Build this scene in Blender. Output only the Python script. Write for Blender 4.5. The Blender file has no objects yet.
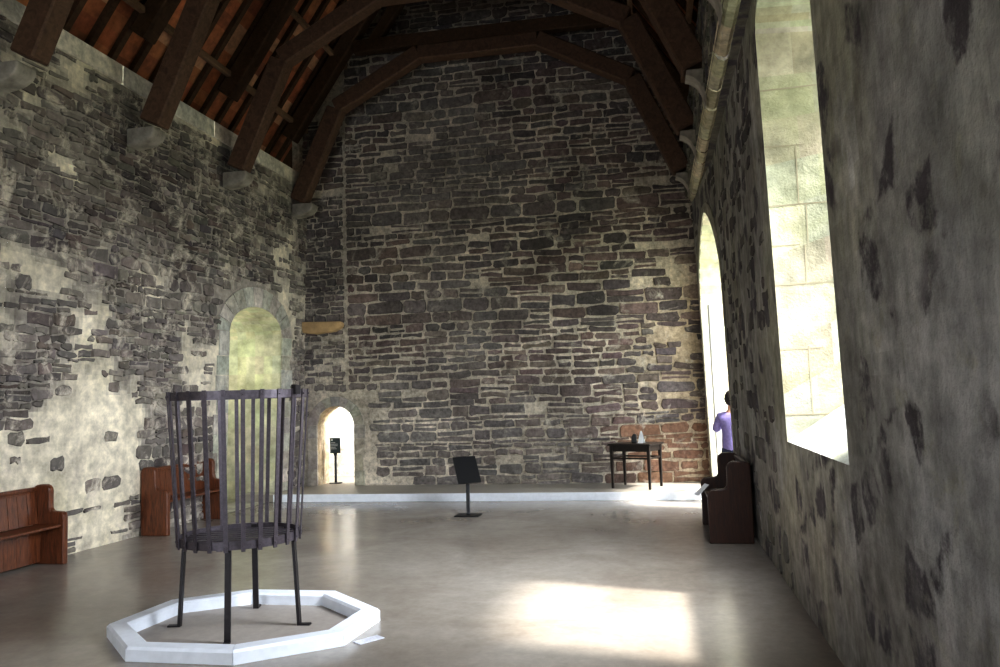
import bpy, bmesh, math, random
from mathutils import Vector, Matrix, noise, Euler
S = bpy.context.scene
COL = S.collection
R = random.Random(7)

# ------------------------------------------------------------------ helpers
def tag(o, label=None, cat=None, group=None, kind=None):
    if label: o['label'] = label
    if cat: o['category'] = cat
    if group: o['group'] = group
    if kind: o['kind'] = kind
    return o
def thing(name, label, cat, loc=(0, 0, 0), rotz=0, group=None):
    o = bpy.data.objects.new(name, None); COL.objects.link(o)
    o.empty_display_size = .1
    o.location = loc; o.rotation_euler = (0, 0, rotz)
    return tag(o, label, cat, group)
def mesh_obj(name, me, mats, parent=None):
    o = bpy.data.objects.new(name, me); COL.objects.link(o)
    for m in (mats if isinstance(mats, (list, tuple)) else [mats]): me.materials.append(m)
    if parent: o.parent = parent
    return o
def obj(name, bm, mats, parent=None, bevel=0, smooth=False, seg=1):
    me = bpy.data.meshes.new(name)
    bmesh.ops.recalc_face_normals(bm, faces=bm.faces[:])
    if smooth:
        for f in bm.faces: f.smooth = True
    bm.to_mesh(me); bm.free()
    o = mesh_obj(name, me, mats, parent)
    if bevel:
        b = o.modifiers.new('bevel', 'BEVEL'); b.width = bevel; b.segments = seg; b.limit_method = 'ANGLE'
    return o
def BM(): return bmesh.new()
def box(bm, x0, x1, y0, y1, z0, z1, M=None, mi=0):
    vs = [bm.verts.new(Vector((x, y, z))) for x in (x0, x1) for y in (y0, y1) for z in (z0, z1)]
    if M:
        for v in vs: v.co = M @ v.co
    for q in ((0, 1, 3, 2), (4, 6, 7, 5), (0, 4, 5, 1), (2, 3, 7, 6), (0, 2, 6, 4), (1, 5, 7, 3)):
        f = bm.faces.new([vs[i] for i in q]); f.material_index = mi
    return vs
def prism(bm, pts, a0, a1, axis='y', M=None):
    """extrude a 2D outline along an axis: axis y -> pts are (x,z); axis z -> (x,y); axis x -> (y,z)"""
    def P(p, a):
        v = Vector((p[0], a, p[1])) if axis == 'y' else Vector((p[0], p[1], a)) if axis == 'z' else Vector((a, p[0], p[1]))
        return M @ v if M else v
    A = [bm.verts.new(P(p, a0)) for p in pts]; B = [bm.verts.new(P(p, a1)) for p in pts]
    bm.faces.new(A); bm.faces.new(B[::-1]); n = len(pts)
    for i in range(n): bm.faces.new([A[i], B[i], B[(i + 1) % n], A[(i + 1) % n]])
def tube(bm, pts, r, n=10, r2=None):
    pts = [Vector(p) for p in pts]; rings = []
    for i, p in enumerate(pts):
        t = (pts[min(i + 1, len(pts) - 1)] - pts[max(i - 1, 0)]).normalized()
        a = t.cross(Vector((0, 0, 1)));
        if a.length < .1: a = t.cross(Vector((0, 1, 0)))
        a.normalize(); b = t.cross(a)
        rr = r if r2 is None else r + (r2 - r) * i / (len(pts) - 1)
        rings.append([bm.verts.new(p + a * math.cos(2 * math.pi * k / n) * rr + b * math.sin(2 * math.pi * k / n) * rr) for k in range(n)])
    for i in range(len(rings) - 1):
        for k in range(n): bm.faces.new([rings[i][k], rings[i][(k + 1) % n], rings[i + 1][(k + 1) % n], rings[i + 1][k]])
    bm.faces.new(rings[0]); bm.faces.new(rings[-1][::-1])
def beam2(bm, p, q, d, y0, y1, side=1):
    """bar in the XZ plane: inner edge p->q, depth d to the side, thickness y0..y1"""
    p = Vector(p); q = Vector(q); t = (q - p).normalized(); n = Vector((-t.y, t.x)) * side
    prism(bm, [p, q, q + n * d, p + n * d], y0, y1)

# ------------------------------------------------------------------ materials
def newmat(name):
    m = bpy.data.materials.new(name); m.use_nodes = True; nt = m.node_tree
    return m, nt, nt.nodes['Principled BSDF'], nt.nodes.new, nt.links.new
def ramp(nt, pts):
    n = nt.nodes.new('ShaderNodeValToRGB'); e = n.color_ramp.elements
    while len(e) < len(pts): e.new(.5)
    for i, (p, c) in enumerate(pts):
        e[i].position = p; e[i].color = (c, c, c, 1) if isinstance(c, (int, float)) else (*c, 1)
    return n
def noise_n(nt, vec, scale, detail=6, rough=.6, dist=0):
    n = nt.nodes.new('ShaderNodeTexNoise'); n.inputs['Scale'].default_value = scale
    n.inputs['Detail'].default_value = detail; n.inputs['Roughness'].default_value = rough
    n.inputs['Distortion'].default_value = dist
    nt.links.new(vec, n.inputs['Vector']); return n
def mix(nt, fac, a, b, mode='MIX'):
    n = nt.nodes.new('ShaderNodeMix'); n.data_type = 'RGBA'; n.blend_type = mode
    for k, v in ((0, fac), (6, a), (7, b)):
        if hasattr(v, 'is_linked'): nt.links.new(v, n.inputs[k])
        else: n.inputs[k].default_value = v if isinstance(v, (int, float)) else (*v, 1)
    return n.outputs[2]
def objvec(nt, scale=(1, 1, 1)):
    t = nt.nodes.new('ShaderNodeTexCoord'); m = nt.nodes.new('ShaderNodeMapping')
    m.inputs['Scale'].default_value = scale
    nt.links.new(t.outputs['Object'], m.inputs['Vector']); return m.outputs[0]
def bump(nt, bsdf, h, strength=.5, dist=.02):
    b = nt.nodes.new('ShaderNodeBump'); b.inputs['Strength'].default_value = strength
    b.inputs['Distance'].default_value = dist; nt.links.new(h, b.inputs['Height'])
    nt.links.new(b.outputs[0], bsdf.inputs['Normal'])
def masonry_mat(name, wash=(.5, .47, .40), wash_lo=.52, wash_hi=.66, tint=(1, 1, 1), green=0.0, fine=14, contrast=1.0, bstr=.7, patches=False, furl=.45, furh=1.5):
    """vertex colour x noise, with limewash remains over it"""
    m, nt, b, N, L = newmat(name); v = objvec(nt)
    at = N('ShaderNodeAttribute'); at.attribute_name = 'col'
    n1 = noise_n(nt, v, fine, 8, .65); n2 = noise_n(nt, v, 1.3, 5, .6, .3); n3 = noise_n(nt, v, 55, 4, .6)
    r1 = ramp(nt, [(.28, furl), (.5, .95), (.75, furh)]); L(n1.outputs[0], r1.inputs[0])
    c = mix(nt, contrast, at.outputs['Color'], r1.outputs[0], 'MULTIPLY')
    r2 = ramp(nt, [(.3, .65), (.7, 1.25)]); L(n2.outputs[0], r2.inputs[0])
    c = mix(nt, 1, c, r2.outputs[0], 'MULTIPLY')
    nw = noise_n(nt, v, 3.1, 9, .72, .6); rw = ramp(nt, [(wash_lo, 0), (wash_hi, 1)]); L(nw.outputs[0], rw.inputs[0])
    wcol = mix(nt, 1, wash, r1.outputs[0], 'MULTIPLY')
    c = mix(nt, rw.outputs[0], c, wcol)
    if green:
        ng = noise_n(nt, v, .9, 6, .6, .8); rg = ramp(nt, [(.45, 0), (.72, green)]); L(ng.outputs[0], rg.inputs[0])
        c = mix(nt, rg.outputs[0], c, (.36, .37, .17))
    if patches:
        pv = objvec(nt, (2.0, 3.0, 3.0)); nd = noise_n(nt, pv, 2.2, 6, .65)
        ad = N('ShaderNodeVectorMath'); ad.operation = 'MULTIPLY_ADD'; L(nd.outputs['Color'], ad.inputs[0]); ad.inputs[1].default_value = (.5, .5, .5); L(pv, ad.inputs[2])
        ve = N('ShaderNodeTexVoronoi'); ve.feature = 'DISTANCE_TO_EDGE'; vc = N('ShaderNodeTexVoronoi'); vc.feature = 'F1'
        for q in (ve, vc): L(ad.outputs[0], q.inputs['Vector']); q.inputs['Scale'].default_value = 1.0
        re_ = ramp(nt, [(.05, 0), (.13, 1)]); L(ve.outputs['Distance'], re_.inputs[0])
        sp = N('ShaderNodeSeparateColor'); L(vc.outputs['Color'], sp.inputs[0])
        big = noise_n(nt, v, .7, 3, .5); th = N('ShaderNodeMath'); th.operation = 'ADD'; L(sp.outputs[0], th.inputs[0]); L(big.outputs[0], th.inputs[1])
        rs = ramp(nt, [(.0, 0), (1, 1)]); ms = N('ShaderNodeMapRange'); L(th.outputs[0], ms.inputs[0]); ms.inputs[1].default_value = 1.13; ms.inputs[2].default_value = 1.20
        mm = N('ShaderNodeMath'); mm.operation = 'MULTIPLY'; L(re_.outputs[0], mm.inputs[0]); L(ms.outputs[0], mm.inputs[1])
        ng2 = noise_n(nt, v, 6, 6, .7); rg2 = ramp(nt, [(.38, .2), (.52, 1)]); L(ng2.outputs[0], rg2.inputs[0])
        m3 = N('ShaderNodeMath'); m3.operation = 'MULTIPLY'; L(mm.outputs[0], m3.inputs[0]); L(rg2.outputs[0], m3.inputs[1])
        dc = mix(nt, 1, (.13, .12, .13), r1.outputs[0], 'MULTIPLY')
        c = mix(nt, m3.outputs[0], c, dc)
        # dark vertical weathering
        sv = objvec(nt, (1, 2.2, .9)); ns_ = noise_n(nt, sv, 2.2, 7, .68, .5); rv_ = ramp(nt, [(.32, .66), (.5, .9), (.72, 1.1)]); L(ns_.outputs[0], rv_.inputs[0])
        c = mix(nt, 1, c, rv_.outputs[0], 'MULTIPLY')
    c = mix(nt, 1, c, tint, 'MULTIPLY')
    L(c, b.inputs['Base Color']); b.inputs['Roughness'].default_value = .93; b.inputs['Specular IOR Level'].default_value = .2
    h = mix(nt, .45, n1.outputs[0], n3.outputs[0]); bump(nt, b, h, bstr, .025)
    return m
def wood_mat(name, c1, c2, rough=.5, sc=(6, 6, 1), sp=.4):
    m, nt, b, N, L = newmat(name); v = objvec(nt, sc)
    n = noise_n(nt, v, 4, 8, .6, 1.2); r = ramp(nt, [(.3, c1), (.7, c2)]); L(n.outputs[0], r.inputs[0])
    n2 = noise_n(nt, v, 30, 4, .6)
    c = mix(nt, .35, r.outputs[0], n2.outputs[0], 'MULTIPLY')
    L(c, b.inputs['Base Color']); b.inputs['Roughness'].default_value = rough; b.inputs['Specular IOR Level'].default_value = sp
    bump(nt, b, n.outputs[0], .25, .01); return m
def plain(name, c, rough=.5, metal=0, nz=0, scale=20, spec=.5):
    m, nt, b, N, L = newmat(name); v = objvec(nt)
    n = noise_n(nt, v, scale, 5, .6)
    r = ramp(nt, [(.3, tuple(x * (1 - nz) for x in c)), (.7, tuple(min(1, x * (1 + nz)) for x in c))]); L(n.outputs[0], r.inputs[0])
    L(r.outputs[0], b.inputs['Base Color']); b.inputs['Roughness'].default_value = rough; b.inputs['Metallic'].default_value = metal
    b.inputs['Specular IOR Level'].default_value = spec
    if nz: bump(nt, b, n.outputs[0], .15, .01)
    return m

M_back = masonry_mat('rubble_back', (.46, .42, .36), .56, .70, fine=16, contrast=1)
M_left = masonry_mat('rubble_left', (.64, .60, .53), .52, .66, tint=(1.0, .95, .90), fine=8, furl=.62, furh=1.35)
M_right = masonry_mat('rubble_right', (.42, .42, .35), .55, .70, green=.12, tint=(1.0, .97, .97), fine=7, bstr=.9, patches=True, furl=.6, furh=1.35)
M_dress = masonry_mat('dressed_stone', (.66, .61, .5), .5, .8, fine=10, contrast=.8, bstr=.35)
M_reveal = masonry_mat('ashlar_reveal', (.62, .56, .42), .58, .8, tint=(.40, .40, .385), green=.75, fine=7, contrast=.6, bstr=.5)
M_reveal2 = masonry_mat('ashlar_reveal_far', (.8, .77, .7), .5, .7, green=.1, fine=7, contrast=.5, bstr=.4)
M_alcove = masonry_mat('alcove_plaster', (.66, .63, .50), .5, .8, green=.28, fine=5, contrast=.7, bstr=.5)
M_truss = wood_mat('oak_truss', (.075, .040, .024), (.17, .095, .058), .6, (3, 3, 3), .25)
M_rafter = wood_mat('oak_rafter', (.05, .027, .015), (.11, .058, .03), .75, (3, 3, 3), .2)
M_purlin = wood_mat('purlin_wood', (.17, .10, .06), (.28, .17, .10), .7, (3, 2, 3), .2)
M_pew = wood_mat('pew_varnish', (.060, .018, .008), (.24, .078, .030), .33, (9, 9, 1.2), .5)
M_pewd = wood_mat('pew_shaded', (.022, .009, .006), (.06, .022, .012), .4, (9, 9, 1.2), .4)  # pew wood darkened, the shadow by the right wall put into its colour
M_table = wood_mat('table_wood', (.012, .009, .008), (.03, .02, .015), .4, (4, 4, 4), .4)
M_iron = plain('wrought_iron', (.10, .085, .10), .40, .55, .25, 40)
M_ironl = plain('iron_black', (.022, .018, .020), .45, .4, .25, 40)
M_white = plain('white_paint', (.78, .81, .88), .5, 0, .06, 9)
M_black = plain('black_panel', (.006, .006, .007), .35)
M_steel = plain('dark_steel', (.05, .05, .055), .4, .5)
M_paper = plain('paper', (.85, .88, .92), .6)
M_teal = plain('sign_face', (.035, .055, .06), .35)
M_print = plain('sign_print', (.75, .78, .8), .6)
M_plaque = plain('plaque_metal', (.62, .62, .68), .4, .2, .15, 60)

# floor: worn, slightly polished flags/concrete
def floor_mat(name, ca, cb, rough0, rough1):
    m, nt, b, N, L = newmat(name); v = objvec(nt)
    n = noise_n(nt, v, .8, 7, .62, .4); r = ramp(nt, [(.3, ca), (.7, cb)]); L(n.outputs[0], r.inputs[0])
    n2 = noise_n(nt, v, 9, 8, .65); r2 = ramp(nt, [(.3, .90), (.7, 1.08)]); L(n2.outputs[0], r2.inputs[0])
    n3 = noise_n(nt, v, 28, 3, .5); r3 = ramp(nt, [(.2, .94), (.8, 1.06)]); L(n3.outputs[0], r3.inputs[0])
    c = mix(nt, 1, r.outputs[0], r2.outputs[0], 'MULTIPLY'); c = mix(nt, 1, c, r3.outputs[0], 'MULTIPLY')
    L(c, b.inputs['Base Color'])
    rr = ramp(nt, [(.3, rough0), (.7, rough1)]); L(n.outputs[0], rr.inputs[0]); L(rr.outputs[0], b.inputs['Roughness'])
    b.inputs['Specular IOR Level'].default_value = .5
    return m
M_floor = floor_mat('floor_concrete', (.22, .19, .16), (.33, .30, .265), .17, .27)
M_dais = floor_mat('dais_concrete', (.26, .235, .20), (.36, .33, .29), .35, .55)

# ------------------------------------------------------------------ masonry mesh generator
class Surf:
    """collects one wall: sheet + individual stones, in (u,z) with a map to 3D, with a colour per face"""
    def __init__(s, mp): s.v = []; s.f = []; s.mi = []; s.c = []; s.mp = mp
    def vert(s, u, z, d): s.v.append(s.mp(u, z, d)); return len(s.v) - 1
    def face(s, idx, col, mi=0): s.f.append(idx); s.c.append(col); s.mi.append(mi)
    def quad3(s, pts, col, mi=0):
        i = len(s.v); s.v += [tuple(p) for p in pts]; s.face(list(range(i, i + len(pts))), col, mi)
    def build(s, name, mats):
        me = bpy.data.meshes.new(name); me.from_pydata(s.v, [], s.f)
        ca = me.color_attributes.new('col', 'FLOAT_COLOR', 'CORNER'); data = []
        for c, f in zip(s.c, s.f):
            for _ in f: data += [c[0], c[1], c[2], 1]
        ca.data.foreach_set('color', data)
        me.polygons.foreach_set('material_index', s.mi); me.update()
        return mesh_obj(name, me, mats)

def arch_top(op, u):
    uL, uR, zb, zs, za, kind = op; w = (uR - uL) / 2; t = abs(u - (uL + uR) / 2) / w
    t = min(t, 1)
    if kind == 'round': return zs + (za - zs) * math.sqrt(max(0, 1 - t * t))
    if kind == 'point': return zs + (za - zs) * math.sqrt(max(0, 1 - t ** 1.5)) * (1 - .08 * t)
    return za
def sheet(S_, u0, u1, z0, ztop, ops, colfn, du=.12, dz=.12, rough=.0):
    """wall sheet with arched openings; ztop(u) is the upper edge"""
    us = {u0, u1}
    for op in ops: us |= {op[0], op[1]}
    us = sorted(us); cols = []
    for a, b in zip(us, us[1:]):
        inside = any(op[0] <= (a + b) / 2 <= op[1] for op in ops)
        n = max(1, round((b - a) / (.07 if inside else du)))
        cols += [(a + (b - a) * i / n, a + (b - a) * (i + 1) / n) for i in range(n)]
    for a, b in cols:
        m = (a + b) / 2; spans = []; op = next((o for o in ops if o[0] <= m <= o[1]), None)
        if op:
            if op[2] > z0 + .001: spans.append((lambda u: z0, lambda u, op=op: op[2]))
            spans.append((lambda u, op=op: arch_top(op, u), ztop))
        else: spans.append((lambda u: z0, ztop))
        for lo, hi in spans:
            n = max(1, round((hi(m) - lo(m)) / dz)); prev = None
            for k in range(n + 1):
                t = k / n; za = lo(a) + (hi(a) - lo(a)) * t; zb = lo(b) + (hi(b) - lo(b)) * t
                da = db = 0
                row = (S_.vert(a, za, da), S_.vert(b, zb, db))
                if prev: S_.face([prev[0], prev[1], row[1], row[0]], colfn(m, (za + zb) / 2))
                prev = row
def in_open(ops, u0, u1, z0, z1, pad=.0):
    for op in ops:
        uL, uR, zb, zs, za, k = op
        if u1 > uL - pad and u0 < uR + pad and z1 > zb - pad:
            m = min(max((u0 + u1) / 2, uL), uR)
            top = max(arch_top(op, min(max(u, uL), uR)) for u in (u0, m, u1)) + pad
            if z0 < top: return True
    return False
def stones(S_, rnd, u0, u1, z0, ztop, ops, hrange, wrange, colfn, keep, gap=.012, prot=(.008, .03), wob=.03, pad=.02, mi=1, shift=0):
    z = z0 + .01; zmax = max(ztop(u0 + (u1 - u0) * k / 20) for k in range(21))
    while z < zmax:
        h = rnd.uniform(*hrange) * rnd.choice((.75, 1, 1, 1.25)); u = u0 - rnd.random() * .2
        while u < u1:
            w = rnd.uniform(*wrange) * (.6 + h / hrange[1] * .6)
            parts = [(z, h)]
            if h > hrange[0] * 1.6 and rnd.random() < .22: f = rnd.uniform(.4, .6); parts = [(z, h * f), (z + h * f, h * (1 - f))]
            a, b = max(u, u0 + .005), min(u + w, u1 - .005)
            if b - a > .06:
                for zz, hh in parts:
                    off = wob * (noise.noise(Vector((a * .5 + shift, zz * .6, 3.3))) * 2)
                    za, zb = zz + off, zz + hh + off
                    if zb > min(ztop(a), ztop(b)) or za < z0 - .02: continue
                    za = max(za, z0 + .004)
                    if in_open(ops, a, b, za, zb, pad): continue
                    mu, mz = (a + b) / 2, (za + zb) / 2
                    if not keep(mu, mz, rnd): continue
                    stone(S_, rnd, a, b, za, zb, gap, rnd.uniform(*prot), colfn(mu, mz, rnd), mi)
            u += w
        z += h
def stone(S_, rnd, a, b, za, zb, gap, d, col, mi):
    g = gap * rnd.uniform(.5, 1.5); a += g; b -= g * rnd.uniform(.3, 1.2); za += g * .8; zb -= g * rnd.uniform(.3, 1)
    w, h = b - a, zb - za
    if w < .03 or h < .02: return
    j = min(.3 * h, .02); out = []
    c = min(w, h) * rnd.uniform(.08, .28)
    base = [(a + c, za), (a + w * rnd.uniform(.35, .6), za), (b - c, za), (b, za + c), (b, zb - c), (b - c, zb), (a + w * rnd.uniform(.35, .6), zb), (a + c, zb), (a, zb - c), (a, za + c)]
    sl = rnd.uniform(-.04, .04)
    for (u, z) in base: out.append((u + rnd.uniform(-j, j) * .6, z + rnd.uniform(-j, j) + sl * (u - (a + b) / 2)))
    k = len(out); cu, cz = (a + b) / 2, (za + zb) / 2
    o = [S_.vert(u, z, -.004) for u, z in out]
    ins = min(.012, h * .15)
    tu, tz = rnd.uniform(-.012, .012), rnd.uniform(-.010, .010)
    def ip(u, z):
        dx, dz = cu - u, cz - z; L = math.hypot(dx, dz) or 1
        return u + dx / L * ins, z + dz / L * ins
    inn = []
    for u, z in out:
        iu, iz = ip(u, z); inn.append(S_.vert(iu, iz, max(.003, d + tu * (iu - cu) / w + tz * (iz - cz) / h + rnd.uniform(-.003, .003))))
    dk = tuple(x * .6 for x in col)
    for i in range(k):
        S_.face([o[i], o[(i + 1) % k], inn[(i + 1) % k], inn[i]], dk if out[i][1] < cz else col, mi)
    cc = S_.vert(cu, cz, d + rnd.uniform(0, .006))
    for i in range(k): S_.face([inn[i], inn[(i + 1) % k], cc], col, mi)
def jit(c, rnd, a=.25):
    k = 1 + rnd.uniform(-a, a); return tuple(max(0, x * k * (1 + rnd.uniform(-.05, .05))) for x in c)
def fbm(u, z, s, sd=0, o=4):
    v = 0; amp = 1; t = 0
    for i in range(o): v += amp * noise.noise(Vector((u * s, z * s, sd + i * 7.3))); t += amp; amp *= .5; s *= 2.1
    return v / t
def sm(a, b, x):
    t = min(1, max(0, (x - a) / (b - a))); return t * t * (3 - 2 * t)
def lerp(a, b, t): return tuple(x + (y - x) * t for x, y in zip(a, b))
def pick(rnd, pal): return rnd.choice(pal)

# ------------------------------------------------------------------ room dimensions
YB, YF = 13.6, -4.0                 # back wall and the wall behind the viewer
def XL(y, z=0): return -7.0 + .05 * y + .03 * z   # left wall, slightly out of square and out of plumb
def XR(y, z=0): return (1.02 if y < 11.05 else 1.02 - .17 * (y - 11.05) / 2.55) - .020 * z
EX, EZ, SL = -6.78, 5.93, 1.45      # left eaves line and roof pitch
AX = -2.74
def roofz(x): return EZ + SL * ((x - EX) if x < AX else (2 * AX - EX - x))
DZ = .12                            # dais height

# ---- floor and dais
fl = BM(); box(fl, -7.6, 3.5, YF - .2, 16.2, -.25, 0)
tag(obj('floor', fl, M_floor), kind='structure')
da = BM()
prism(da, [(XL(12.35) - .2, 12.35), (.0 + 1.0, 12.35), (1.0, 12.3), (2.3, 12.3), (2.3, 15.6), (-6.9, 15.6), (-6.9, 12.35)][1:], 0, DZ, 'z')
M_nose = plain('dais_nosing', (.80, .83, .90), .4, 0, .06, 12)
tag(obj('dais_platform', da, M_dais, bevel=.008), 'low concrete dais across the far end of the hall', kind='structure')
ns = BM(); box(ns, -6.25, .98, 12.325, 12.348, 0.002, DZ + .004)
tag(obj('trim_1', ns, M_nose), kind='structure')

# ---- back wall
OPD = (-6.02, -5.31, DZ, 1.20, 1.54, 'round')        # small doorway
def mp_back(u, z, d): return (u, YB - d, z)
B = Surf(mp_back); rb = random.Random(3)
PAL_B = [(.115, .088, .084), (.10, .08, .078), (.14, .10, .09), (.16, .12, .10), (.09, .075, .075), (.13, .11, .105), (.19, .145, .12), (.15, .105, .10)]
def mort_b(u, z):
    t = sm(-.25, .35, fbm(u, z, .6, 1))
    c = lerp((.46, .41, .34), (.62, .55, .46), t)
    if u > -1.2: c = lerp(c, (.42, .31, .19), sm(-1.0, .6, u) * .6 * sm(4.2, 3, z))
    return tuple(x * (1 + .25 * fbm(u, z, 3, 5)) for x in c)
def col_b(u, z, r):
    c = jit(pick(r, PAL_B), r, .3)
    g = sm(-.1, .35, fbm(u, z, .45, 9)) * sm(-1, -3, u)
    low = sm(2.6, .6, z) * sm(-.4, -1.5, u)
    c = lerp(c, (.25, .235, .22), .45 * g + .4 * low + .1)
    if u > -.9 and z < 1.1: c = lerp(c, (.26, .135, .075), .65 * sm(-.9, -.2, u))
    return c
def keep_b(u, z, r):
    if u > -.2 and 1.5 < z < 4.2: return r.random() < .72
    if u < -5.45 and z < 2.9: return r.random() < .75 
    return r.random() < .985
ztb = lambda u: min(roofz(u) + .15, 11.3)
sheet(B, -6.45, .95, 0, lambda u: min(roofz(u) + .2, 11.4), [OPD], mort_b, .15, .15)
dpad = (-6.17, -5.12, DZ, 1.28, 1.76, 'round')
stones(B, rb, -6.27, -5.46, .1, lambda u: 5.5, [dpad], (.07, .14), (.14, .34), lambda u, z, r: lerp(col_b(u, z, r), (.22, .2, .19), .45), keep_b, gap=.010)
stones(B, rb, -5.43, .84, .1, ztb, [dpad], (.085, .20), (.22, .58), col_b, keep_b, gap=.017, prot=(.004, .022))
stones(B, rb, -6.27, -5.44, 5.5, lambda u: roofz(-6.2) + .1, [], (.09, .19), (.22, .55), col_b, keep_b, gap=.013, prot=(.004, .025))
# dressed surround of the doorway
def surround(Sf, op, wd, n, cols, rnd, legs=True, d=.02, mi=2, mirror=1):
    uL, uR, zb, zs, za, k = op; uc = (uL + uR) / 2; hw = (uR - uL) / 2; rs = []
    def blk(pts):
        ids = [Sf.vert(p[0], p[1], d) for p in pts]; low = [Sf.vert(p[0], p[1], -.01) for p in pts]
        c = jit(pick(rnd, cols), rnd, .12); Sf.face(ids, c, mi); m = len(pts)
        for i in range(m): Sf.face([low[i], low[(i + 1) % m], ids[(i + 1) % m], ids[i]], c, mi)
    for i in range(n):
        a0, a1 = math.pi * i / n + .008, math.pi * (i + 1) / n - .008
        inn = []; ou = []
        for a in (a0, (a0 + a1) / 2, a1):
            u = uc + hw * math.cos(a); inn.append((u, arch_top(op, u)))
            ou.append((uc + (hw + wd) * math.cos(a), zs + (za - zs + wd) * math.sin(a)))
        blk(inn + ou[::-1])
    if legs:
        for s in (-1, 1):
            z = zb
            while z < zs - .02:
                h = min(rnd.uniform(.22, .34), zs - z)
                if zs - z - h < .1: h = zs - z
                w = wd * rnd.uniform(.8, 1.15)
                a, b = uc + s * hw, uc + s * (hw + w); a, b = min(a, b), max(a, b)
                blk([(a, z + .005), (b, z + .005), (b, z + h - .005), (a, z + h - .005)]); z += h
surround(B, OPD, .17, 9, [(.40, .37, .32), (.36, .34, .30), (.44, .40, .34)], rb, d=.035)
tag(B.build('wall_back', [M_back, M_back, M_dress]), 'dark rubble stone end wall with pale mortar', kind='structure')
# ledge stone
lg = BM(); prism(lg, [(-6.22, 2.88), (-5.98, 2.85), (-5.62, 2.88), (-5.47, 2.97), (-5.49, 3.06), (-6.24, 3.08)], YB - .16, YB + .02)
tag(obj('stone_ledge', lg, plain('ochre_stone', (.48, .33, .17), .85, 0, .2, 8), bevel=.015), 'ochre stone block projecting from the end wall above the small doorway', 'ledge')

# passage behind the doorway
def reveal_strip(Sf, op, mpA, mpB, colfn, n=22, sill=None, mi=0, course=.3, inner_op=None, steps=8):
    """reveal of an opening: outline A (inner) to outline B (outer)"""
    def outline(op_):
        uL, uR, zb, zs, za, k = op_; pts = []; m = max(2, int((zs - zb) / course))
        for i in range(m): pts.append((uL, zb + (zs - zb) * i / m))
        for i in range(n + 1):
            a = math.pi * (1 - i / n); u = (uL + uR) / 2 + (uR - uL) / 2 * math.cos(a); pts.append((u, arch_top(op_, u)))
        for i in range(m)[::-1]: pts.append((uR, zb + (zs - zb) * i / m))
        return pts
    P = outline(op); m0 = max(2, int((op[3] - op[2]) / course)); 
    io = inner_op or op; uL, uR, zb, zs, za, k = io; Q = []
    for i in range(m0): Q.append((uL, zb + (zs - zb) * i / m0))
    for i in range(n + 1):
        a = math.pi * (1 - i / n); u = (uL + uR) / 2 + (uR - uL) / 2 * math.cos(a); Q.append((u, arch_top(io, u)))
    for i in range(m0)[::-1]: Q.append((uR, zb + (zs - zb) * i / m0))
    for i in range(len(P) - 1):
        for s in range(steps):
            t0, t1 = s / steps, (s + 1) / steps
            A0, A1 = Vector(mpA(*P[i])), Vector(mpA(*P[i + 1])); B0, B1 = Vector(mpB(*Q[i])), Vector(mpB(*Q[i + 1]))
            Sf.quad3([A0.lerp(B0, t0), A1.lerp(B1, t0), A1.lerp(B1, t1), A0.lerp(B0, t1)], colfn(i, s), mi)
rr_ = random.Random(11); tancols = [(.46, .36, .24), (.40, .32, .22), (.50, .41, .28)]
PS = Surf(lambda u, z, d: (u, z, d)); cc_ = {}
def tan_c(i, s):
    k = (i, s // 3)
    if k not in cc_: cc_[k] = jit(pick(rr_, tancols), rr_, .1)
    return cc_[k]
reveal_strip(PS, OPD, lambda u, z: (u, YB - .03, z), lambda u, z: (u - .02, YB + .55, z), tan_c)
wc = (.62, .61, .56)
PS.quad3([(-6.9, YB + .55, 0), (-6.04, YB + .55, 0), (-6.04, YB + .55, 3), (-6.9, YB + .55, 3)], wc)
PS.quad3([(-5.33, YB + .55, 0), (-4.4, YB + .55, 0), (-4.4, YB + .55, 3), (-5.33, YB + .55, 3)], wc)
PS.quad3([(-6.04, YB + .55, 1.2), (-5.33, YB + .55, 1.2), (-5.33, YB + .55, 3), (-6.04, YB + .55, 3)][::-1], wc) if False else None
PS.quad3([(-6.9, 15.35, 0), (-4.4, 15.2, 0), (-4.4, 15.2, 3), (-6.9, 15.35, 3)], (.78, .78, .76))
PS.quad3([(-6.9, YB, 0), (-6.9, 15.35, 0), (-6.9, 15.35, 3), (-6.9, YB, 3)], (.62, .58, .48))
PS.quad3([(-4.4, YB, 0), (-4.4, 15.2, 0), (-4.4, 15.2, 3), (-4.4, YB, 3)], (.62, .58, .48))
PS.quad3([(-6.9, YB, 2.4), (-4.4, YB, 2.4), (-4.4, 15.4, 2.4), (-6.9, 15.4, 2.4)], (.55, .42, .26))
tag(PS.build('door_1', [M_dress]), 'small arched doorway through the end wall, lit passage beyond', kind='structure')

# ---- left wall with alcove
OPL = (11.15, 12.75, 0, 2.75, 3.2, 'round')
def mp_left(u, z, d): return (XL(u, z) + d, u, z)
Lw = Surf(mp_left); rl = random.Random(5)
def plas(u, z):      # plaster remains, more of it low down and towards the viewer
    v = fbm(u, z, .75, 21, 5) * 1.55 + .55 * fbm(u, z, 2.4, 23, 4) - .04 + .40 * sm(2.7, .5, z) * sm(10.6, 7.5, u) - .12 * sm(2.5, 4.2, z)
    v += .55 * math.exp(-((u - 8.35) / .5) ** 2 - ((z - 1.9) / .7) ** 2) + .3 * math.exp(-((u - 7.0) / .9) ** 2 - ((z - 1.1) / .9) ** 2)
    v += .5 * math.exp(-((u - 11.0) / .25) ** 2 - ((z - 1.4) / 1.6) ** 2) + .3 * math.exp(-((u - 12.95) / .25) ** 2 - ((z - 1.4) / 1.6) ** 2)
    return v
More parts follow.
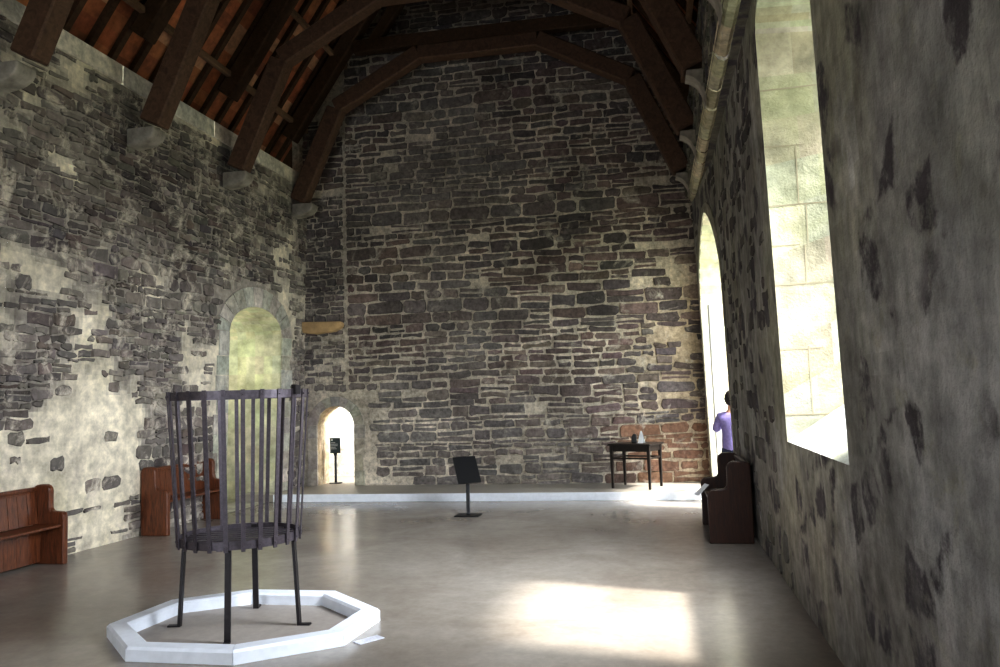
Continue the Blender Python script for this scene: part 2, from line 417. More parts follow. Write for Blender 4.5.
def base_l(u, z):
    p = sm(-.05, .32, plas(u, z)); n = fbm(u, z, 2.2, 31)
    c = lerp((.33, .31, .285), (.74, .70, .60), p); c = lerp(c, (.80, .76, .64), p * .4 * sm(2.9, 1.6, z) * sm(10.8, 8.5, u))  # plaster lightened low down and near the viewer, rear window light put into colour
    c = lerp(c, (.62, .58, .34), .25 * p * sm(0, .4, fbm(u, z, 1.1, 41)))
    return tuple(x * (1 + .35 * n) for x in c)
PAL_L = [(.15, .135, .135), (.12, .11, .115), (.18, .165, .16), (.22, .20, .185), (.14, .115, .11), (.25, .23, .21), (.11, .10, .105)]
def col_l(u, z, r):
    c = jit(pick(r, PAL_L), r, .3); return lerp(c, (.34, .32, .29), .30 * sm(-.1, .3, fbm(u, z, .8, 51)) + .3 * sm(-.25, .1, plas(u, z)))
def keep_l(u, z, r): return plas(u, z) < .13 + r.uniform(-.16, .26) or r.random() < .12
def zcl(u): return 1.65 + 4.095 * -XL(u, 5.7) / 6.5
sheet(Lw, YF, YB + .02, 0, zcl, [OPL], base_l, .06, .06)
lpad = (10.95, 12.95, 0, 2.75, 3.55, 'round')
stones(Lw, rl, 4.2, YB - .02, 0, zcl, [lpad], (.060, .15), (.12, .36), col_l, keep_l, gap=.009, prot=(.006, .03), wob=.05)
surround(Lw, OPL, .32, 11, [(.50, .48, .42), (.44, .42, .36), (.54, .51, .44)], rl, d=.018)
# pale wall-head band
u = YF
while u < YB:
    w = min(rl.uniform(.7, 1.3), YB - u); c = jit((.62, .58, .50), rl, .1)
    p = []
    for uu in (u + .004, u + w - .004):
        z = zcl(uu); x = XL(uu, z); p.append([(x + .03, uu, z), (x + .03, uu, z + .24), (x - .7, uu, z + .24), (x - .02, uu, z)])
    Lw.quad3([p[0][0], p[1][0], p[1][1], p[0][1]], c, 2); Lw.quad3([p[0][1], p[1][1], p[1][2], p[0][2]], c, 2); Lw.quad3([p[0][3], p[1][3], p[1][0], p[0][0]], c, 2)
    u += w
tag(Lw.build('wall_left', [M_left, M_left, M_dress]), 'long rubble wall with flaking pale plaster', kind='structure')
# the alcove itself
AL = Surf(lambda u, z, d: (u, z, d)); ra = random.Random(4)
def alc(i, s): return jit((.56, .55, .40), ra, .07)
reveal_strip(AL, OPL, lambda u, z: (XL(u, z), u, z), lambda u, z: (-7.6, u, z), alc)
# back of the alcove with a window slot in it (11.35..12.0)
Z0, Z1 = 1.2, 2.6
for (a, b, c, d) in ((10.9, 11.4, 0, 3.4), (12.0, 12.95, 0, 3.4), (11.4, 12.0, 0, Z0), (11.4, 12.0, Z1, 3.4)):
    AL.quad3([(-7.6, a, c), (-7.6, b, c), (-7.6, b, d), (-7.6, a, d)], jit((.56, .55, .42), ra, .05))
AL.quad3([(-8.0, 11.4, Z0 - .1), (-8.0, 12.0, Z0 - .1), (-7.6, 12.0, Z0), (-7.6, 11.4, Z0)], (.6, .58, .45))
AL.quad3([(-8.0, 12.0, Z0 - .1), (-8.0, 12.0, Z1), (-7.6, 12.0, Z1), (-7.6, 12.0, Z0)], (.6, .58, .45))
AL.quad3([(-8.0, 11.4, Z0 - .1), (-8.0, 11.4, Z1), (-7.6, 11.4, Z1), (-7.6, 11.4, Z0)], (.6, .58, .45))
AL.quad3([(-8.0, 11.4, Z1), (-8.0, 12.0, Z1), (-7.6, 12.0, Z1), (-7.6, 11.4, Z1)], (.6, .58, .45))
AL.quad3([(-7.7, 10.9, 0.004), (-7.7, 13, 0.004), (-6.3, 13, 0.004), (-6.4, 10.9, 0.004)], (.3, .28, .25))
tag(AL.build('window_1', [M_alcove]), 'deep arched window recess in the left wall, stained green and yellow', kind='structure')

# ---- right wall with two embrasures
OPN = (4.53, 6.54, 1.22, 4.5, 4.76, 'round')
OPF = (11.05, 13.36, 0, 3.05, 4.3, 'point')
OPB = (-2.6, .6, 1.1, 4.3, 4.76, 'round')
def mp_right(u, z, d): return (XR(u, z) - d, u, z)
Rw = Surf(mp_right); rr = random.Random(9)
def plr(u, z): return fbm(u, z, 1.1, 61, 4)
def base_r(u, z):
    n = fbm(u * 1.0, z * .6, 2.6, 71); g = sm(-.15, .35, fbm(u, z * .5, .8, 81))
    c = lerp((.38, .38, .365), (.44, .44, .36), g); c = lerp(c, (.56, .57, .56), sm(.05, .35, fbm(u, z * .5, 1.3, 91)))
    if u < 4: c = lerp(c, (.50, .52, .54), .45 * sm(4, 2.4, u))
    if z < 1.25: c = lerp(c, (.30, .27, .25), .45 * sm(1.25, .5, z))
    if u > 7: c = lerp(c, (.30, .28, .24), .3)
    return tuple(x * (1 + .35 * n) for x in c)
PAL_R = [(.10, .09, .10), (.13, .12, .13), (.085, .08, .09), (.16, .145, .14), (.12, .10, .105)]
def col_r(u, z, r):
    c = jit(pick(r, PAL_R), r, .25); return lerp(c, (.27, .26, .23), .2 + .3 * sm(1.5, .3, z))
def keep_r(u, z, r):
    p = .22 + .35 * sm(-.02, -.3, plr(u, z))
    return r.random() < p
ztr = lambda u: 4.86
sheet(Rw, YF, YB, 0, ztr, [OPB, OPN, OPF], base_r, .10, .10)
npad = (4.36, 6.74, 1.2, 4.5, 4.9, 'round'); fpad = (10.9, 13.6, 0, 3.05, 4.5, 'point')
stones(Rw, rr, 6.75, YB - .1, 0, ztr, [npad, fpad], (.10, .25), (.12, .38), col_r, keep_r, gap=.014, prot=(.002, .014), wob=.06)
surround(Rw, OPF, .12, 9, [(.40, .38, .31), (.36, .34, .28)], rr, d=.012)
# projecting course near the wall head and the rough beam-filling above it
def XU(y): return .70 if y < 12.9 else .70 - .05 * (y - 12.9)
u = YF
while u < YB - .12:
    w = min(rr.uniform(.35, .75), YB - .12 - u); c = jit((.56, .51, .36), rr, .14); a, b = u + .006, u + w - .006; dz = rr.uniform(-.02, .02)
    for (x0, z0_), (x1, z1_) in (((XR(u, 4.8) + .02, 4.80), (.835, 4.80)), ((.835, 4.80 + dz), (.80, 4.77 + dz)), ((.80, 4.77 + dz), (.735, 4.79 + dz)), ((.735, 4.79 + dz), (.69, 4.86))):
        dk_ = x0 > .84; Rw.quad3([(x0, u if dk_ else a, z0_), (x0, u + w if dk_ else b, z0_), (x1, u + w if dk_ else b, z1_), (x1, u if dk_ else a, z1_)], (.22, .21, .18) if dk_ else c, 1 if dk_ else 2)
    u += w
def mp_up(u, z, d): return (XU(u) - d, u, z)
Rw.mp = mp_up
sheet(Rw, YF, YB, 4.82, lambda u: 5.95, [], lambda u, z: tuple(x * (1 + .4 * fbm(u, z, 3, 5)) for x in (.34, .33, .26)), .12, .12)
stones(Rw, rr, 3, YB - .05, 4.86, lambda u: 5.95, [], (.08, .17), (.1, .35), lambda u, z, r: jit((.22, .21, .17), r, .35), lambda u, z, r: r.random() < .8, gap=.012, prot=(.004, .03))
Rw.quad3([(.68, YF, 5.95), (.68, YB, 5.95), (1.6, YB, 5.95), (1.6, YF, 5.95)], (.2, .18, .15), 1)
tag(Rw.build('wall_right', [M_right, M_right, M_dress]), 'long plastered rubble wall pierced by tall windows', kind='structure')

# embrasures: splayed ashlar reveals
def embrasure(name, op, outer, sillfn, xo, label, rnd, xi=1.0):
    E = Surf(lambda u, z, d: (u, z, d)); memo = {}
    def c(i, s):
        k = (i, (s + (i % 2)) // 3)
        if k not in memo: memo[k] = jit(pick(rnd, [(.72, .66, .50), (.76, .70, .56), (.66, .61, .46), (.78, .74, .62)]), rnd, .07)
        return memo[k]
    reveal_strip(E, op, lambda u, z: (XR(u, z), u, z), lambda u, z: (xo, u, z), c, inner_op=outer, course=.33)
    # sill
    for s in range(6):
        t0, t1 = s / 6, (s + 1) / 6
        def P(u_i, u_o, t): return Vector((XR(u_i, op[2]), u_i, op[2])).lerp(Vector((xo, u_o, outer[2])), t)
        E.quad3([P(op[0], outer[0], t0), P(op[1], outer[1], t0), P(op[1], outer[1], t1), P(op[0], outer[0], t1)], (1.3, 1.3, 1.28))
    return E
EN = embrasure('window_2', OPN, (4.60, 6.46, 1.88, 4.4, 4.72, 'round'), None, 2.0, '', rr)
# block joints as thin dark flat strips on the far reveal
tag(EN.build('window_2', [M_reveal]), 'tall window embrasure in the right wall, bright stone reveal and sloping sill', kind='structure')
jn = BM(); z = 1.42; k = 0; rj = random.Random(2)
def rev_pt(t, z): return Vector((XR(6.5, z) + t, 6.54 - .08 * t - .006, z))
zs_ = [1.42]
while zs_[-1] < 4.4: zs_.append(zs_[-1] + rj.uniform(.30, .52))
for a, b in zip(zs_, zs_[1:]):
    x1 = 1.0
    lo = 1.0
    p = [rev_pt(0.0, a), rev_pt(rj.uniform(.2, .5) if rj.random() < .5 else .98, a + rj.uniform(-.01, .01))]
    q = [p[0] + Vector((0, -.001, .012)), p[1] + Vector((0, -.001, .007))]
    jn.faces.new([jn.verts.new(v) for v in (p[0], p[1], q[1], q[0])])
    if rj.random() < .7:
        tt = rj.uniform(.15, .45); p = [rev_pt(tt, a), rev_pt(tt + .01, b)]; q = [p[0] + Vector((.008, 0, 0)), p[1] + Vector((.008, 0, 0))]
        jn.faces.new([jn.verts.new(v) for v in (p[0], p[1], q[1], q[0])])
tag(obj('trim_2', jn, plain('joint_dark', (.22, .19, .13), .9)), kind='structure')
EF = embrasure('window_3', OPF, (11.12, 13.30, 0, 3.0, 4.1, 'point'), None, 2.0, '', rr)
# slender shaft standing against the far reveal
tag(EF.build('window_3', [M_reveal2]), 'far pointed window opening in the right wall reaching down to the dais', kind='structure')
sh = BM(); tube(sh, [(.95, 13.22, .12), (.92, 13.22, 3.0)], .020, 8)
box(sh, .92, .98, 13.19, 13.25, .12, .2)
tag(obj('trim_3', sh, plain('pale_shaft', (.30, .29, .26), .8), smooth=False), kind='structure')
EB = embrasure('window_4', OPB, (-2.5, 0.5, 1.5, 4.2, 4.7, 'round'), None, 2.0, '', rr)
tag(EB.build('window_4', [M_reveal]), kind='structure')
# wall behind the viewer, with an unseen opening added to let light in
Fw = Surf(lambda u, z, d: (u, YF + d, z)); OPX = (-5.6, -3.0, .8, 2.6, 3.4, 'round')
sheet(Fw, -7.55, 1.02, 0, lambda u: min(roofz(u) + .2, 11.4), [OPX], lambda u, z: (.33, .31, .28), .4, .4)
tag(Fw.build('wall_front', [M_back]), kind='structure')

# ------------------------------------------------------------------ roof
C = Surf(lambda u, z, d: (u, z, d)); rc = random.Random(8)
PALC = [(.36, .115, .045), (.30, .09, .035), (.42, .15, .06), (.25, .08, .035), (.33, .10, .04)]
for side in (0, 1):
    y = YF - .1
    while y < YB + .1:
        y2 = y + .42; t = -.3
        while t < 4.1:
            t2 = t + .13; c = jit(pick(rc, PALC), rc, .25)
            if rc.random() < .14: c = (.52, .27, .15)
            x0, x1 = EX + t, EX + t2 + .01; z0, z1 = EZ + SL * t + .16, EZ + SL * t2 + .16
            if side: x0, x1 = 2 * AX - x0, 2 * AX - x1
            C.quad3([(x0, y, z0), (x0, y2, z0), (x1, y2, z1 + .012), (x1, y, z1 + .012)], c); t = t2
        y = y2
mC, nt, b, N, L = newmat('roof_boards'); at = N('ShaderNodeAttribute'); at.attribute_name = 'col'
nn = noise_n(nt, objvec(nt), 9, 6, .6); r_ = ramp(nt, [(.3, .6), (.7, 1.25)]); L(nn.outputs[0], r_.inputs[0])
L(mix(nt, 1, at.outputs['Color'], r_.outputs[0], 'MULTIPLY'), b.inputs['Base Color']); b.inputs['Roughness'].default_value = .8
tag(C.build('ceiling', [mC]), 'steep boarded roof lining, orange brown', kind='structure')
# outer skins so no daylight leaks in
def slab(name, pts, th):
    bm = BM(); A = [bm.verts.new(p) for p in pts]; Bv = [bm.verts.new(Vector(p) + Vector(th)) for p in pts]
    bm.faces.new(A); bm.faces.new(Bv[::-1])
    for i in range(len(pts)): bm.faces.new([A[i], Bv[i], Bv[(i + 1) % len(pts)], A[(i + 1) % len(pts)]])
    tag(obj(name, bm, M_rafter), kind='structure')
for nm, s in (('trim_4', 0), ('trim_5', 1)):
    f = (lambda x: x) if s == 0 else (lambda x: 2 * AX - x)
    pts = [(f(EX - .9), YF - .3, EZ - .9 * SL + .35), (f(EX - .9), YB + .3, EZ - .9 * SL + .35), (f(AX), YB + .3, EZ + (AX - EX) * SL + .35), (f(AX), YF - .3, EZ + (AX - EX) * SL + .35)]
    slab(nm, pts, (0, 0, .1))
bm = BM(); box(bm, -8.2, 2.4, 13.75, 13.9, 3.2, 12); tag(obj('trim_7', bm, M_rafter), kind='structure')
bm = BM(); box(bm, -8.2, 2.4, YF - .3, YF - .15, 5.3, 12); tag(obj('trim_8', bm, M_rafter), kind='structure')
bm = BM(); box(bm, 1.0, 2.0, YF, YB, 5.96, 6.2); tag(obj('trim_6', bm, M_rafter), kind='structure')

TR = [2.75, 4.80, 6.80, 8.86, 10.95, 13.08]
TNAME = {6.80: 'nearest', 8.86: 'second nearest', 10.95: 'third nearest', 13.08: 'farthest'}
HT = .12
for y in TR:
    vis = y in TNAME
    if y == 13.08: lab = 'brown timber arched roof truss right against the dark end wall'
    elif y == 10.95: lab = 'brown timber arched roof truss next in front of the one at the end wall'
    elif y == 8.86: lab = 'dark roof truss, third from the end wall, foot beside the pale wall-head band'
    elif y == 6.8: lab = 'roof truss whose foot shows at the top left edge of the photo'
    else: lab = 'arched timber roof truss above and behind the viewer'
    t = thing('roof_truss', lab, 'roof truss', (0, y, 0), 0, 'arched roof trusses')
    for s in (0, 1):
        f = (lambda p: p) if s == 0 else (lambda p: (2 * AX - p[0], p[1]))
        sd = 1 if s == 0 else -1
        nm = 'left' if s == 0 else 'right'
        bm = BM(); beam2(bm, f((-5.94, 5.14)), f((-5.21, 6.76)), .30, -HT, HT, sd); obj('arch_post', bm, M_truss, t, bevel=.02)
        bm = BM(); beam2(bm, f((-5.28, 6.72)), f((-3.72, 7.55)), .27, -HT, HT, sd); obj('arch_brace', bm, M_truss, t, bevel=.02)
        p0 = f((-6.35, EZ + SL * .43 - .12)); p1 = f((AX - .02, EZ + SL * (AX - EX) - .16))
        bm = BM(); beam2(bm, p0, p1, .25, -HT, HT, -sd); obj('principal_rafter', bm, M_rafter, t, bevel=.015)
        bm = BM(); beam2(bm, f((-4.75, 7.95)), f((-3.35, 10.0)), .2, -HT * .7, HT * .7, -sd); obj('upper_brace', bm, M_rafter, t, bevel=.015)
    bm = BM(); beam2(bm, (-3.80, 7.53), (-1.68, 7.53), .25, -HT, HT, 1); obj('arch_collar', bm, M_truss, t, bevel=.02)
    bm = BM(); box(bm, -5.0, -.48, -.09, .09, 7.79, 8.02); obj('collar_beam', bm, M_rafter, t, bevel=.015)
# corbels under the truss feet
def corbel(x, y, z, d, label):
    """quarter-round stone bracket; d=+1 projects towards +x"""
    pts = [(-.12, .0), (.42, .0), (.42, -.07)]
    for k in range(9):
        a = k / 8 * math.pi / 2; pts.append((.42 - .36 * math.sin(a) * 1.0 - .0, -.07 - .27 * (1 - math.cos(a))))
    pts += [(-.12, -.34)]
    if d > 0: pts = [(.02, 0), (.40, 0), (.41, -.06), (.38, -.13), (.30, -.18), (.18, -.21), (.02, -.23)]
    else:
        pts = [(-.01, 0), (.19, 0), (.20, -.06)] + [(.20 - .20 * math.sin(k / 6 * math.pi / 2) , -.06 - .26 * (1 - math.cos(k / 6 * math.pi / 2)) - .04 * k / 6) for k in range(1, 7)] + [(-.01, -.38)]
    bm = BM(); prism(bm, [(p[0] * d, p[1]) for p in pts], -.13, .13)
    o = obj('stone_corbel', bm, M_corb, bevel=.02, seg=2); o.location = (x, y, z)
    tag(o, label, 'corbel', 'stone corbels under the truss feet')
M_corb = plain('corbel_stone', (.30, .27, .23), .9, 0, .4, 6)
nm_ = {6.8: 'nearest in view', 8.86: 'second in view', 10.95: 'third in view', 13.08: 'last before the end wall'}
for y in TR:
    w = nm_.get(y, None)
    for s in (0, 1):
        if w: lab = ('pale stone corbel on the left wall under a truss foot, ' if s == 0 else 'curved stone corbel on the right wall under a truss foot, ') + w
        else: lab = 'stone corbel out of frame above the viewer'
        if y < 6: continue
        if s == 0: corbel(XL(y, 5) + .01, y, 5.14, 1, lab)
        else: corbel(.69, y, 5.14, -1, lab)
# purlins and common rafters
for i, t in enumerate((.54, 1.33, 2.12, 2.91)):
    for s in (0, 1):
        x = EX + .08 + t; z = EZ + SL * t - .05
        if s: x = 2 * AX - x
        bm = BM(); box(bm, x - .04, x + .04, 3.2, YB + .1, z - .045, z + .045)
        nmx = ['lowest', 'second from the eaves', 'third from the eaves', 'topmost'][i]
        tag(obj('purlin', bm, M_purlin, bevel=.008), 'long pale brown purlin running the length of the %s roof slope, %s' % (('left', 'right')[s], nmx), 'purlin', 'purlins under the rafters')
rafm = None
for s in (0, 1):
    y = 3.4
    while y < YB:
        if rafm is None:
            bm = BM(); prism(bm, [(.12, SL * .12), (4.03, SL * 4.03), (4.03, SL * 4.03 + .13), (.02, SL * .02 + .13)], -.042, .042)
            o = obj('common_rafter', bm, M_rafter); rafm = o.data
            bm = BM(); prism(bm, [(-.12, SL * .12), (-4.03, SL * 4.03), (-4.03, SL * 4.03 + .13), (-.02, SL * .02 + .13)], -.042, .042)
            mr = bpy.data.meshes.new('common_rafter'); bmesh.ops.recalc_face_normals(bm, faces=bm.faces[:]); bm.to_mesh(mr); bm.free(); mr.materials.append(M_rafter)
        else:
            o = bpy.data.objects.new('common_rafter', rafm if s == 0 else mr); COL.objects.link(o)
        o.location = (EX if s == 0 else 2 * AX - EX, y, EZ + .015)
        tag(o, 'dark narrow common rafter against the orange boards of the %s roof slope' % ('left', 'right')[s], 'rafter', 'common rafters of the %s slope' % ('left', 'right')[s])
        y += .42

# ------------------------------------------------------------------ fire basket and kerb
bx, by = -3.11, 5.60
br = thing('fire_basket', 'tall black iron fire basket of vertical bars standing inside the white kerb', 'brazier', (bx, by, 0), .16)
RT, RB, ZT, ZB = .505, .435, 1.735, .655
def hoop(r, z0, z1, th, n=64):
    bm = BM(); V = []
    for k in range(n):
        a = 2 * math.pi * k / n; c, s = math.cos(a), math.sin(a)
        V.append([bm.verts.new((c * rr_i, s * rr_i, zz)) for rr_i, zz in ((r, z0), (r + th, z0), (r + th, z1), (r, z1))])
    for k in range(n):
        A, Bq = V[k], V[(k + 1) % n]
        for j in range(4): bm.faces.new([A[j], A[(j + 1) % 4], Bq[(j + 1) % 4], Bq[j]])
    return bm
obj('top_hoop', hoop(RT - .008, ZT - .055, ZT + .005, .010), M_iron, br)
obj('bottom_hoop', hoop(RB - .008, ZB - .03, ZB + .03, .010), M_iron, br)
NB = 24
for k in range(NB):
    a = 2 * math.pi * (k + .5) / NB; M = Matrix.Rotation(a, 4, 'Z')
    bm = BM(); w = .0150
    A = [(RB + .003, ZB - .045), (RB + .012, ZB - .045), (RT + .012, ZT + .01), (RT + .003, ZT + .01)]
    vs0 = [bm.verts.new(M @ Vector((p[0], -w, p[1]))) for p in A]; vs1 = [bm.verts.new(M @ Vector((p[0], w, p[1]))) for p in A]
    bm.faces.new(vs0); bm.faces.new(vs1[::-1])
    for i in range(4): bm.faces.new([vs0[i], vs1[i], vs1[(i + 1) % 4], vs0[(i + 1) % 4]])
    for zz, rr0 in ((ZT - .025, RT + .012), (ZB - .005, RB + .014)):   # rivets
        c0 = M @ Vector((rr0, 0, zz)); bmesh.ops.create_uvsphere(bm, u_segments=8, v_segments=5, radius=.007, matrix=Matrix.Translation(c0))
    obj('bar', bm, M_iron, br)
for k, a in enumerate((math.radians(x) for x in (4, 104, 191, 288))):
    a -= .16
    M = Matrix.Rotation(a, 4, 'Z'); bm = BM(); w = .021
    A = [(.405, ZB + .02), (.426, ZB + .02), (.466, .012), (.445, .012)]
    vs0 = [bm.verts.new(M @ Vector((p[0], -w, p[1]))) for p in A]; vs1 = [bm.verts.new(M @ Vector((p[0], w, p[1]))) for p in A]
    bm.faces.new(vs0); bm.faces.new(vs1[::-1])
    for i in range(4): bm.faces.new([vs0[i], vs1[i], vs1[(i + 1) % 4], vs0[(i + 1) % 4]])
    box(bm, .446, .540, -w, w, 0.002, .014, M)      # foot turned outwards
    obj('leg', bm, M_ironl, br)
for k in range(9):
    y = -.36 + .09 * k; x = math.sqrt(max(.01, .422 ** 2 - y * y))
    bm = BM(); box(bm, -x, x, y - .02, y + .02, ZB - .012, ZB); obj('grate_bar', bm, M_iron, br)
bm = BM(); box(bm, -.415, .415, -.02, .02, ZB - .026, ZB - .013); box(bm, -.02, .02, -.415, .415, ZB - .040, ZB - .027); obj('cross_strap', bm, M_iron, br)
bm = BM(); M = Matrix.Rotation(-.35, 4, 'Z'); box(bm, RT + .01, RT + .035, -.03, .03, ZT - .03, ZT + .035, M); box(bm, RT - .02, RT + .01, -.015, .015, ZT + .006, ZT + .04, M)
obj('clasp', bm, M_ironl, br, bevel=.003)

K = [(-3.85, 5.09), (-3.36, 4.62), (-2.62, 4.62), (-2.07, 5.05), (-2.03, 5.64), (-2.57, 6.14), (-3.30, 6.14), (-3.80, 5.77)]
K = [(x * 1.026, y * 1.026) for x, y in K]
kc = Vector((sum(p[0] for p in K) / 8, sum(p[1] for p in K) / 8))
kb = thing('octagonal_kerb', 'low white painted octagonal kerb on the floor around the fire basket', 'kerb', (kc.x, kc.y, 0))
for i in range(8):
    a, b = Vector(K[i]) - kc, Vector(K[(i + 1) % 8]) - kc; ins = .155
    def inw(p): return p * (1 - ins / p.length)
    bm = BM(); e = .0015; t = (b - a).normalized() * e
    pts = [a + t, b - t, inw(b) - t, inw(a) + t]
    lo = [bm.verts.new((p.x, p.y, 0.001)) for p in pts]; hi = []
    for j, p in enumerate(pts):
        q = p * (1 - .018 / p.length) if j < 2 else p * (1 + .018 / p.length); hi.append(bm.verts.new((q.x, q.y, .092)))
    md = [bm.verts.new((p.x, p.y, .075)) for p in pts]
    bm.faces.new(lo[::-1]); bm.faces.new(hi)
    for j in range(4):
        bm.faces.new([lo[j], lo[(j + 1) % 4], md[(j + 1) % 4], md[j]]); bm.faces.new([md[j], md[(j + 1) % 4], hi[(j + 1) % 4], hi[j]])
    obj('kerb_stone', bm, M_white, kb)
bm = BM(); vs = [bm.verts.new((Vector(p) - kc).to_3d() * .86 + Vector((0, 0, .0008))) for p in K]; bm.faces.new(vs)
bmesh.ops.translate(bm, verts=bm.verts[:], vec=(0, 0, 0))
obj('inner_floor', bm, floor_mat('kerb_floor', (.30, .265, .24), (.44, .40, .37), .5, .6), kb)
pq = BM(); box(pq, -.10, .10, -.045, .045, .001, .006)
o = obj('floor_plaque', pq, M_plaque, bevel=.001); o.location = (-2.0, 5.32, 0); o.rotation_euler = (0, 0, .95)
tag(o, 'small flat pale plaque lying on the floor beside the right corner of the white kerb', 'plaque')

# ------------------------------------------------------------------ pews
END = [(0, 0), (.46, 0), (.46, .50), (.455, .53), (.44, .555), (.41, .57), (.30, .575), (.27, .585), (.255, .61), (.25, .66), (.25, .80), (.24, .83), (.215, .855), (.18, .868), (.10, .868), (.05, .86), (.012, .835), (0, .80)]
def pew(name, label, loc, rotz, length, mw, md, z_s=1.0, x_s=1.0, group='wooden pews along the side walls'):
    """local: back against x=0, seat faces +x, runs along y from 0 to length"""
    t = thing(name, label, 'pew', loc, rotz, group)
    for y0 in (0, length - .07):
        bm = BM(); prism(bm, [(p[0] * x_s, p[1] * z_s) for p in END], y0, y0 + .07); obj('end_panel', bm, mw, t, bevel=.012, seg=2)
    bm = BM(); box(bm, .06, .46 * x_s - .03, .071, length - .071, .405 * z_s, .435 * z_s); obj('seat', bm, mw, t, bevel=.008, seg=2)
    M = Matrix.Translation((.06, 0, .44 * z_s)) @ Matrix.Rotation(math.radians(-6), 4, 'Y')
    bb = BM(); n = max(2, round((length - .16) / .13)); w = (length - .15) / n
    for k in range(n): box(bb, 0, .018, .075 + w * k + .003, .075 + w * (k + 1) - .003, .0, .36 * z_s, M)
    box(bb, -.012, -.001, .075, length - .075, 0, .36 * z_s, M); obj('backrest', bb, mw, t)
    bm = BM(); box(bm, -.0, .06, .071, length - .071, .80 * z_s, .842 * z_s); box(bm, .02, .045, .071, length - .071, .765 * z_s, .80 * z_s); obj('top_rail', bm, mw, t, bevel=.008, seg=2)
    bm = BM(); n = max(2, round((length - .16) / .16)); w = (length - .15) / n
    for k in range(n): box(bm, .10, .115, .075 + w * k + .002, .075 + w * (k + 1) - .002, .03, .40 * z_s)
    if md: obj('under_panel', bm, mw, t)
    else: bm.free()
    if length > 1.6:
        bm = BM(); prism(bm, [(.12, .0), (.20, 0), (.25, .22), (.33, .34), (.33, .39), (.12, .39)], length * .55, length * .55 + .05); obj('seat_bracket', bm, mw, t, bevel=.006)
    return t
pew('church_pew', 'reddish brown pew cut off by the left edge of the photo', (-6.62, 5.50, 0), 0, 2.12, M_pew, True, x_s=.84, z_s=.97)
pew('church_pew', 'brown pew by the left wall just behind the fire basket', (-6.50, 9.22, 0), 0, 1.42, M_pew, False, x_s=.82)
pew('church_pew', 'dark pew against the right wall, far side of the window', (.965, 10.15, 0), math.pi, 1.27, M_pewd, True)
lf = BM(); box(lf, -.09, .09, -.07, .07, 0, .004)
o = obj('leaflet', lf, M_paper); o.location = (.50, 9.86, .452); o.rotation_euler = (.0, -.75, .3)
tag(o, 'white leaflet hanging over the front edge of the right-hand pew seat', 'leaflet')

# ------------------------------------------------------------------ lectern sign in the middle
ls = thing('information_stand', 'black reading stand with a tilted panel alone in the middle of the floor', 'stand', (-2.60, 10.86, 0), .0)
bm = BM(); box(bm, -.17, .17, -.13, .13, .001, .016); obj('base_plate', bm, M_black, ls, bevel=.003)
bm = BM(); box(bm, -.022, .022, -.022, .022, .016, .62); obj('post', bm, M_steel, ls, bevel=.004)
M = Matrix.Translation((.0, -.03, .63)) @ Matrix.Rotation(math.radians(36), 4, 'Z') @ Matrix.Rotation(math.radians(60), 4, 'X')
bm = BM(); box(bm, -.17, .17, -.20, .20, -.012, .012, M); obj('panel', bm, M_black, ls, bevel=.003)
# sign in the doorway
ds = thing('doorway_sign', 'slim black post with a small dark notice standing in the lit doorway', 'sign', (-5.84, 13.98, DZ))
bm = BM(); tube(bm, [(0, 0, .015), (0, 0, .54)], .022, 12); obj('post', bm, M_black, ds)
bm = BM(); tube(bm, [(0, 0, .001), (0, 0, .016)], .12, 20); obj('base_plate', bm, M_black, ds)
bm = BM(); tube(bm, [(0, 0, .51), (0, 0, .56)], .032, 12); obj('collar', bm, M_black, ds)
bm = BM(); box(bm, -.10, .10, -.012, .0, .55, .83); pn = obj('panel', bm, M_teal, ds, bevel=.002)
bm = BM(); rp = random.Random(1)
box(bm, -.075, -.045, -.0145, -.0125, .78, .81)
for k in range(5): box(bm, -.075, -.075 + rp.uniform(.07, .14), -.0145, -.0125, .74 - .028 * k, .748 - .028 * k)
obj('printed_lines', bm, M_print, pn)

# ------------------------------------------------------------------ table
ang = math.radians(-21)
tc = Vector((-.335, 12.975))
tb = thing('side_table', 'small dark wooden table standing on the dais near the right window', 'table', (tc.x, tc.y, DZ), ang)
W2, D2, TH = .33, .265, .70
bm = BM(); box(bm, -W2 - .03, W2 + .03, -D2 - .03, D2 + .03, TH - .03, TH); obj('tabletop', bm, M_table, tb, bevel=.005)
bm = BM()
for s in (-1, 1):
    box(bm, -W2 + .02, W2 - .02, s * (D2 - .02) - .01, s * (D2 - .02) + .01, TH - .12, TH - .03)
    box(bm, s * (W2 - .02) - .01, s * (W2 - .02) + .01, -D2 + .02, D2 - .02, TH - .12, TH - .03)
obj('apron', bm, M_table, tb)
for sx in (-1, 1):
    for sy in (-1, 1):
        cx, cy = sx * (W2 - .02), sy * (D2 - .02)
        bm = BM(); A = [bm.verts.new((cx + a * .026, cy + b * .026, TH - .03)) for a, b in ((-1, -1), (1, -1), (1, 1), (-1, 1))]
        Bq = [bm.verts.new((cx + a * .017, cy + b * .017, .001)) for a, b in ((-1, -1), (1, -1), (1, 1), (-1, 1))]
        bm.faces.new(A); bm.faces.new(Bq[::-1])
        for j in range(4): bm.faces.new([A[j], Bq[j], Bq[(j + 1) % 4], A[(j + 1) % 4]])
        obj('leg', bm, M_table, tb, bevel=.003)
for s in (-1, 1):
    bm = BM(); box(bm, -W2 + .03, W2 - .03, s * (D2 - .02) - .009, s * (D2 - .02) + .009, TH - .24, TH - .215); obj('stretcher', bm, M_table, tb)
    bm = BM(); box(bm, s * (W2 - .02) - .009, s * (W2 - .02) + .009, -D2 + .03, D2 - .03, TH - .24, TH - .215); obj('stretcher', bm, M_table, tb)
bm = BM(); prism(bm, [(-.04, 0), (.05, 0), (.045, .13), (.0, .15), (-.035, .10)], -.03, .03)
